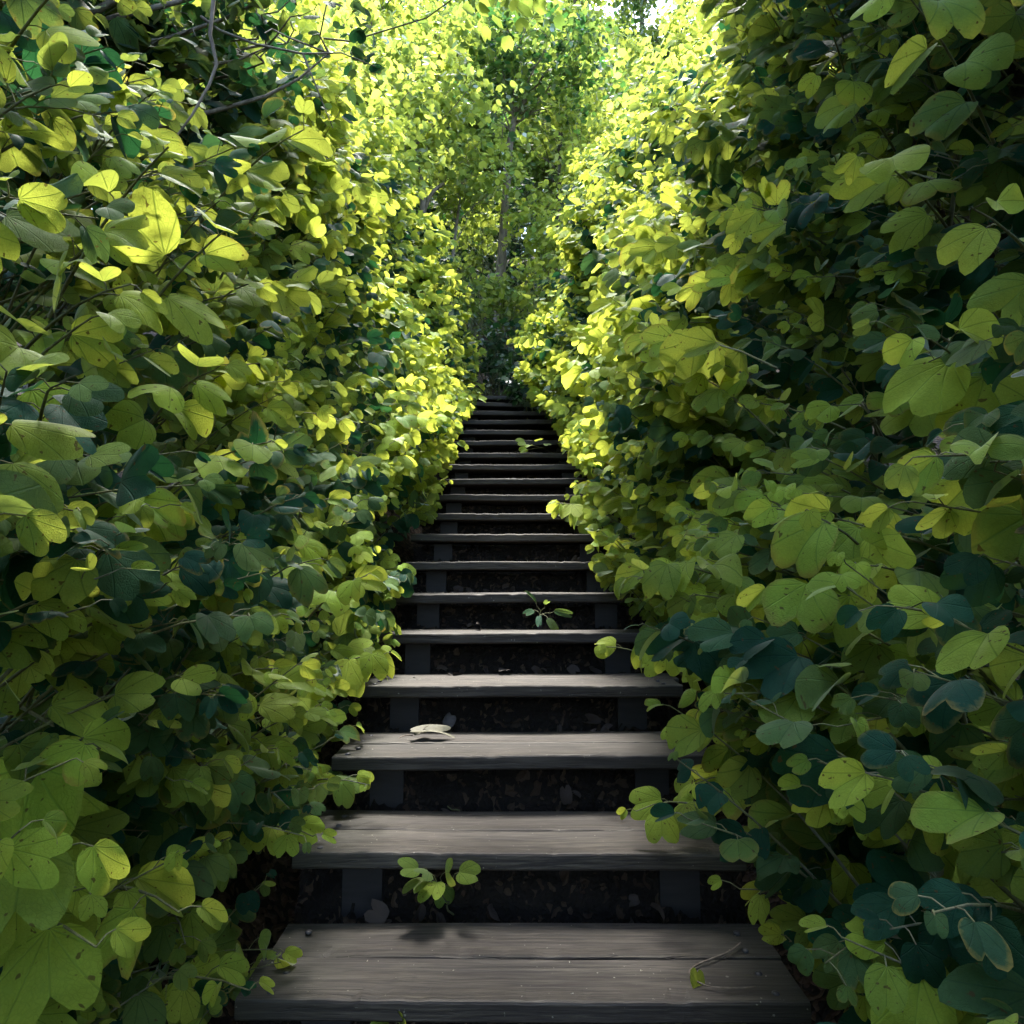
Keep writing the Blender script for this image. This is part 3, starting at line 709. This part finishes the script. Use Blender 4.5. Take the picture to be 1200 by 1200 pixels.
# the two saw-toothed stringers
for sx in (-1, 1):
    top_pts = []
    ns = list(range(-3, NT + 1))
    for n in ns:
        z = top(n) - TH - .006
        zb = z - (H if n > -3 else .12)
        top_pts += [(front(n) + .085, zb), (front(n) + .085, z)]
    top_pts.append((front(NT) + .32, top(NT) - TH - .006))
    bot = [(y, z - .30 if i else z - .05) for i, (y, z) in enumerate(top_pts)]
    x0, x1 = sx * .385, sx * .495
    A = np.array([(x0, y, z) for y, z in top_pts]); B = np.array([(x1, y, z) for y, z in top_pts])
    A2 = np.array([(x0, y + .05, z) for y, z in bot]); B2 = np.array([(x1, y + .05, z) for y, z in bot])
    m = len(A); V = np.concatenate([A, B, A2, B2]); T = []
    for i in range(m - 1):
        T += [(i, i + 1, m + i + 1, m + i), (2 * m + i, 2 * m + i + 1, i + 1, i), (m + i, m + i + 1, 3 * m + i + 1, 3 * m + i), (3 * m + i, 3 * m + i + 1, 2 * m + i + 1, 2 * m + i)]
    T.append((0, m, 3 * m, 2 * m)); T.append((m - 1, 3 * m - 1, 4 * m - 1, 2 * m - 1))
    V = V - np.array([0, inv[1], inv[2]])
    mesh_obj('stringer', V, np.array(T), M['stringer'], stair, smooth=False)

# ------------------------------------------------------------------ soil under the stairs and the hillside
prof = []
for n in range(-4, NT):
    zt = top(n) - TH - .02; zn = top(n + 1) - TH - .012
    prof += [(front(n) + .16, zt), (front(n + 1) + .02, zt + .0)]
    for k in range(7):
        f = k / 6; prof.append((front(n + 1) + .055 + .06 * f, zt + (zn - zt) * f))
prof = np.array(prof); nx = 90; xs = np.linspace(-.62, .62, nx) + XS
V = np.empty((len(prof), nx, 3)); V[..., 0] = xs[None]; V[..., 1] = prof[:, :1]; V[..., 2] = prof[:, 1:]
X, I = np.meshgrid(xs, np.arange(len(prof)))
V[..., 1] += .014 * np.sin(13 * X + 1.3 * I) * np.sin(5 * X + I) + R.normal(0, .005, X.shape) + .01
V[..., 2] -= np.abs(.010 * np.sin(9 * X + 2.1 * I)) + np.abs(R.normal(0, .003, X.shape))
i = (np.arange(len(prof) - 1)[:, None] * nx + np.arange(nx - 1)[None]).ravel()
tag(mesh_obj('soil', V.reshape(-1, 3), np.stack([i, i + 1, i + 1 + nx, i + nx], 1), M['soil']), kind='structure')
gx = np.unique(np.r_[np.linspace(-3, 3, 61), np.linspace(-20, 20, 41), np.linspace(-160, 160, 33)])
gy = np.unique(np.r_[np.linspace(-3, 9, 121), np.linspace(-20, 30, 51), np.linspace(-60, 300, 37)])
X, Y = np.meshgrid(gx, gy); Z = ground_z(X, Y)
i = (np.arange(len(gy) - 1)[:, None] * len(gx) + np.arange(len(gx) - 1)[None]).ravel(); k = len(gx)
tag(mesh_obj('hillside', np.stack([X, Y, Z], -1).reshape(-1, 3), np.stack([i, i + 1, i + 1 + k, i + k], 1), M['ground']), kind='structure')

# ------------------------------------------------------------------ small things on and between the treads
def on_plane(px, py, z):
    r = at(px, py, 1.0) - CAM
    return CAM + r * ((z - ZC) / r[2])
def sprig(label, root_p, spots, size, lit_age, wr=1.0, lod='hi', fold=.25, mat='leaf', name='seedling'):
    """a small plant: thin stems from its root to each leaf"""
    root_p = np.asarray(root_p, float)
    root = empty(name, tuple(root_p)); tag(root, label, 'seedling', 'seedlings growing between the treads')
    tb = Tubes(); L = Leaves()
    hub = np.mean(spots, axis=0) * .75 + root_p * .25
    tb.add(wob(root_p, hub, 8, .01), np.linspace(.0028, .0018, 8), 5)
    for q in spots:
        q = np.asarray(q); tb.add(wob(hub, q, 5, .006), np.linspace(.0016, .0009, 5), 4)
        md = unit((q - hub) + np.array([0, -.02, -.03])); nv = np.array([0, -.7, .7]) + R.normal(0, .3, 3)
        L.add(lod, P=[q], Mv=[md], Nv=[nv], size=[size * R.uniform(.75, 1.15)], fold=[max(0, R.normal(fold, .15))], cup=[.2], droop=[R.uniform(.1, .7)], rip=[R.normal(0, .04)],
              colr=[[np.clip(lit_age + R.normal(0, .12), 0, 1), R.random(), R.random()]], wr=[wr])
    L.build('leaves', M[mat], root, tuple(root_p)); tb.build('stem', M['twig'], root, tuple(root_p))
sprig('leafy seedling poking out from under the front edge of the second tread', (-.16, front(2) + .07, top(1) - .02),
      [at(x, y, d) for x, y, d in [(490, 1018, 1.80), (503, 1022, 1.78), (522, 1022, 1.78), (538, 1022, 1.80), (512, 1034, 1.80), (520, 1040, 1.84), (498, 1030, 1.79)]], .062, .7)
sprig('dark narrow-leaved plant with pale tips in the gap under the sixth tread', (.10, front(6) + .02, top(5) + .0),
      [at(x, y, d) for x, y, d in [(625, 715, 3.2), (632, 722, 3.18), (642, 725, 3.2), (650, 716, 3.22), (638, 708, 3.2), (628, 706, 3.25)]], .085, .12, .42, 'mid', .3)
sprig('small green sprig at the right end under the fourteenth tread', (.52, front(14) + .02, top(13) + .0),
      [at(x, y, d) for x, y, d in [(615, 518, 5.75), (622, 522, 5.75), (632, 516, 5.75), (640, 520, 5.8), (617, 526, 5.75)]], .085, .75, 1.0, 'mid')
sprig('dim seedling half hidden in the gap under the third tread', (-.17, front(3) + .05, top(2) - .02),
      [at(x, y, d) for x, y, d in [(500, 938, 2.3), (540, 936, 2.3), (548, 944, 2.28), (492, 944, 2.3)]], .06, .2, 1.0, 'hi')
sprig('seedling showing at the bottom edge left of the middle of the lowest tread', (-.19, front(1) - .02, top(0) - .1),
      [at(x, y, d) for x, y, d in [(448, 1192, 1.47), (465, 1190, 1.47), (455, 1200, 1.46), (470, 1202, 1.46)]], .05, .8)
sprig('seedling with a tiny top leaf before the right part of the lowest tread', (.40, front(1) - .02, top(0) - .1),
      [at(x, y, d) for x, y, d in [(818, 1160, 1.5), (780, 1196, 1.47), (800, 1192, 1.47), (850, 1192, 1.47), (838, 1198, 1.47)]], .045, .8)
# curled dry leaf with its stalk on the third tread
zt = top(3) + .002
p = on_plane(512, 866, zt)
def lone_leaf(name, label, loc, md, nv, size, fold, droop, rip, wr, mat):
    o1 = lambda v: np.array([v], float)
    v, t, lp, lc = leaves_mesh('hi', o1([0, 0, 0]), o1(md), o1(nv), o1(size), o1(fold), o1(.3), o1(droop), o1(rip), o1([.5, .5, .5]), o1(wr))
    v = v - [0, 0, v[:, 2].min()]
    o = mesh_obj(name, v, t, M[mat]); o.location = loc; tag(o, label, 'dry leaf'); return o
dl = lone_leaf('dry_leaf', 'curled pale dry leaf lying on the third tread', p + np.array([-.09, 0, 0]), (1, .10, .05), (0, -.3, 1), .15, .30, .0, .16, .36, 'dry')
tb = Tubes(); tb.add([(.004, .0, .012), (-.018, .006, .012), (-.036, .0, .008), (-.045, -.012, .004)], [.0022, .002, .0018, .001], 5)
tb.add([(.03, .0, .016), (.045, .012, .037), (.06, .01, .044)], [.0015, .0012, .0008], 4)
tb.build('stalk', M['vine'], dl)
o1 = lambda v: np.array([v], float)
v_, t_, lp_, lc_ = leaves_mesh('hi', o1([.012, .004, .012]), o1([.8, .75, .22]), o1([.2, -.4, 1]), o1(.07), o1(.7), o1(.3), o1(.2), o1(.2), o1([.5, .5, .5]), o1(.5))
mesh_obj('leaflet', v_, t_, M['dry'], dl)
# crumpled dead leaf in the gap behind the third tread
lone_leaf('dead_leaf', 'crumpled grey dead leaf in the dark gap above the third tread', np.array([XS - .27, front(4) + .015, top(3) + .004]), (.35, .1, .9), (0, -1, .3), .075, .7, 1.1, .34, .8, 'grey')
# the thin dry tendril on the lowest tread
pts = [on_plane(x, y, top(1) + .004) for x, y in [(868, 1106), (856, 1118), (835, 1126), (815, 1132), (807, 1140), (810, 1149), (824, 1156), (845, 1160), (868, 1161), (886, 1158)]]
pts = np.array(pts); k = np.linspace(0, len(pts) - 1, 40); pts = np.stack([np.interp(k, np.arange(len(pts)), pts[:, j]) for j in range(3)], 1)
for _ in range(4): pts[1:-1] = (pts[:-2] + 2 * pts[1:-1] + pts[2:]) / 4
pts[:, 2] += .002 + .003 * np.abs(np.sin(np.linspace(0, 9, 40)))
tb = Tubes(); tb.add(pts, np.linspace(.0026, .0014, 40), 6); vb = tb.build('dry_tendril', M['vine'], None, tuple(pts[20]))
tag(vb, 'thin bent dry tendril lying on the right part of the lowest tread', 'tendril')
# dead leaves lying in the gaps under the treads
L = Leaves(); n = 110
k = R.integers(1, 13, n); x = R.uniform(-.36, .36, n) + XS
P = np.stack([x, np.array([front(int(i) + 1) for i in k]) + R.uniform(-.02, .075, n), np.array([top(int(i)) for i in k]) - TH + R.uniform(.0, .05, n) + .02], 1)
L.add('mid', P=P, Mv=R.normal(0, 1, (n, 3)) + [0, -.3, .0], Nv=np.array([0, -.6, .8]) + R.normal(0, .5, (n, 3)), size=R.uniform(.03, .075, n), fold=R.uniform(0, 1, n), cup=R.uniform(0, .5, n),
      droop=R.uniform(-.5, 1.3, n), rip=R.normal(0, .12, n), colr=R.random((n, 3)), wr=R.uniform(.5, 1, n))
tag(L.build('leaf_litter', M['litter']), 'brown dead leaves lying on the soil in the gaps under the treads', 'litter', kind='stuff')
# crumbs of bark and petals strewn over the treads
V, T, k = [], [], 0
for _ in range(80):
    n_ = int(R.integers(1, 10)); x = R.normal(-.35, .12) if R.random() < .55 else R.uniform(-.55, .55)
    c = np.array([x + XS, front(n_) + R.uniform(.004, .2), top(n_) + .0035]); s_ = R.uniform(.001, .003)
    q = c + R.normal(0, s_, (5, 3)) * [1, 1, .35]
    V.append(q); T += [(k, k + 1, k + 2), (k, k + 2, k + 3), (k, k + 3, k + 1), (k + 1, k + 2, k + 4)]; k += 5
tag(mesh_obj('crumbs', np.concatenate(V), np.array(T), M['crumb']), 'pale crumbs of bark strewn over the treads', 'litter', kind='stuff')

# ------------------------------------------------------------------ light, sky, camera
EL, AZ = math.radians(72), math.radians(-3)      # the sun stands high ahead
w = bpy.data.worlds.new('World'); sc.world = w; w.use_nodes = True
nt = w.node_tree; nt.nodes.clear()
sky = nt.nodes.new('ShaderNodeTexSky'); sky.sky_type = 'NISHITA'; sky.sun_disc = False
sky.sun_elevation = EL; sky.sun_rotation = AZ; sky.air_density = 1.0; sky.dust_density = 2.0
bg = nt.nodes.new('ShaderNodeBackground'); bg.inputs[1].default_value = .15
wo = nt.nodes.new('ShaderNodeOutputWorld')
nt.links.new(sky.outputs[0], bg.inputs[0]); nt.links.new(bg.outputs[0], wo.inputs[0])
sl = bpy.data.lights.new('sun', 'SUN'); sl.energy = 2.6; sl.angle = math.radians(11); sl.color = (1, .97, .90)
so = bpy.data.objects.new('sun', sl); col.objects.link(so)
sd = Vector((math.sin(AZ) * math.cos(EL), math.cos(AZ) * math.cos(EL), math.sin(EL)))
so.rotation_euler = sd.to_track_quat('Z', 'Y').to_euler(); so.location = sd * 30

cam = bpy.data.cameras.new('camera'); co = bpy.data.objects.new('camera', cam); col.objects.link(co)
cam.sensor_fit = 'HORIZONTAL'; cam.sensor_width = 36; cam.lens = 36 * F; cam.clip_start = .05; cam.clip_end = 1000
co.location = (0, 0, ZC); co.rotation_euler = (PI / 2 + PITCH, 0, 0)
sc.camera = co
sc.view_settings.view_transform = 'Standard'; sc.view_settings.look = 'None'
sc.view_settings.exposure = 3.0; sc.view_settings.gamma = 1.0
sc.cycles.max_bounces = 12; sc.cycles.transmission_bounces = 10; sc.cycles.diffuse_bounces = 10; sc.cycles.glossy_bounces = 2
sc.cycles.use_denoising = True
sc.cycles.use_adaptive_sampling = True; sc.cycles.adaptive_threshold = .025
